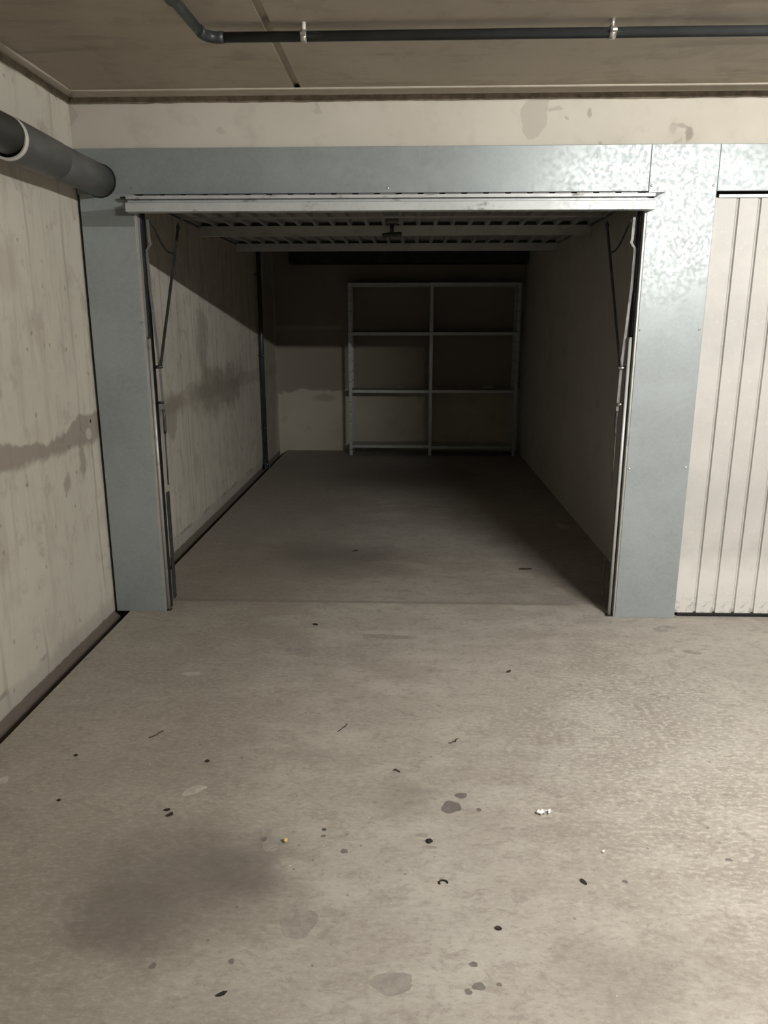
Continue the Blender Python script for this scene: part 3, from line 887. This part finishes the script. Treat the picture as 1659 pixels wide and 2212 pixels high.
rock(-0.367, 1.964, 0.0068, M_YELLOW, 'pebble', 'small yellowish pebble lying alone left of the floor centre', 'pebble', 0.9, 1.1, 1.0, 0.4, 3)
twig(-0.252, 2.629, [(0.016, 0.030, 0.002), (0.010, 0.012, 0.0), (0.004, 0.004, 0.003), (-0.004, -0.010, 0.001), (-0.016, -0.026, 0.0)], 0.0016, 'thin dark straight twig on the bare floor nearest the middle')
twig(0.172, 2.55, [(0.022, 0.018, 0.001), (0.014, 0.010, 0.002), (0.012, -0.002, 0.0), (0.002, -0.004, 0.002), (-0.006, -0.014, 0.0), (-0.016, -0.013, 0.001)], 0.0016, 'crooked dark twig bent in zigzag, right of the thin straight twig')
twig(-0.961, 2.555, [(0.018, 0.030, 0.001), (0.008, 0.012, 0.002), (0.000, -0.002, 0.0), (-0.020, -0.020, 0.0)], 0.0020, 'brown twig on the floor nearest the side wall')
flake(-0.775, 2.103, 0.020, 0.012, M_CRUMB, 'leaf_scrap', 'upper one of two black crumpled scraps lying together on the left floor', 'scrap', 0.2, 11, 0.5, 0.25)
flake(-0.758, 2.078, 0.022, 0.018, M_CRUMB, 'leaf_scrap', 'lower, larger one of two black crumpled scraps lying together on the left floor', 'scrap', 0.8, 12, 0.5, 0.25)
o = link('rubber_curl', tube(NB(), [(-0.012, 0.002, 0.002), (-0.004, 0.006, 0.003), (0.002, -0.001, 0.002), (0.010, -0.006, 0.002)], 0.0024, 7), M_CRUMB, None, True)
o.location = (-0.034, 2.349, 0.0004); tag(o, 'small black S-shaped rubber curl above the two round damp spots', 'scrap')
rock(0.071, 1.979, 0.0085, M_CRUMB, 'crumb', 'black flat crumb below left of the round damp spots', 'crumb', 1.2, 1.1, 0.45, 0.2, 5)
o = link('rubber_curl', tube(NB(), [(0.012 * math.cos(a), 0.009 * math.sin(a), 0.0026) for a in [math.radians(k) for k in range(-10, 221, 23)]], 0.0022, 7), M_CRUMB, None, True)
o.location = (0.106, 1.806, 0); tag(o, 'tiny black open ring lying on the floor in front of the black flat crumb', 'scrap')
flake(0.502, 1.822, 0.026, 0.010, M_LEAF, 'leaf_scrap', 'dark pointed leaf scrap on the right foreground floor', 'leaf', 2.1, 13, 0.6, 0.25)
flake(-0.43, 1.425, 0.026, 0.010, M_CRUMB, 'leaf_scrap', 'dark thin leaf scrap nearest the bottom edge of the view', 'leaf', 0.5, 14, 0.5, 0.3)
flake(0.243, 1.645, 0.018, 0.012, M_LEAF, 'leaf_scrap', 'brown leaf scrap on the floor right of the black open ring', 'leaf', -0.4, 15, 0.5, 0.3)
flake(0.436, 2.128, 0.036, 0.020, M_PAPER, 'paper_scrap', 'larger crumpled white paper scrap on the right floor', 'paper', 0.3, 16, 0.8, 0.55)
flake(0.462, 2.132, 0.024, 0.014, M_PAPER, 'paper_scrap', 'small white paper flake touching the crumpled white scrap', 'paper', 1.1, 19, 0.8, 0.5)
flake(0.590, 1.951, 0.014, 0.008, M_PAPER, 'paper_scrap', 'tiny white fleck alone in front of the crumpled white scrap', 'paper', 0.9, 17, 0.7, 0.4)
flake(0.751, 4.623, 0.085, 0.022, M_LEAF, 'leaf_scrap', 'long dark dry leaf inside the garage near the right post', 'leaf', 0.05, 18, 0.35, 0.25)
flake(-0.369, 4.985, 0.040, 0.020, M_CRUMB, 'leaf_scrap', 'dark leaf scrap inside the garage left of the middle', 'leaf', 0.6, 20, 0.4, 0.3)
rock(-1.207, 2.406, 0.0065, M_CRUMB, 'crumb', 'dark crumb on the floor nearest the channel by the side wall', 'crumb', 1.1, 1.0, 0.6, 0, 21)
rock(-0.717, 2.384, 0.0065, M_CRUMB, 'crumb', 'dark crumb beyond the two black crumpled scraps', 'crumb', 1.1, 1.0, 0.6, 0, 22)
rock(-1.149, 2.142, 0.0055, M_CRUMB, 'crumb', 'dark crumb left of the two black crumpled scraps, in the foreground', 'crumb', 1.2, 1.0, 0.5, 0, 23)
flake(-0.484, 3.663, 0.030, 0.016, M_CRUMB, 'leaf_scrap', 'dark scrap just outside the threshold, left of the middle', 'scrap', -0.4, 24, 0.5, 0.4)
flake(0.459, 3.143, 0.024, 0.014, M_LEAF, 'leaf_scrap', 'brown curled scrap in front of the right half of the open garage', 'scrap', 0.7, 25, 0.8, 0.3)
flake(-0.255, 2.025, 0.014, 0.010, M_GREEN, 'glass_shard', 'dull green flat shard right of the yellowish pebble', 'shard', -0.2, 26, 0.1, 0.2)
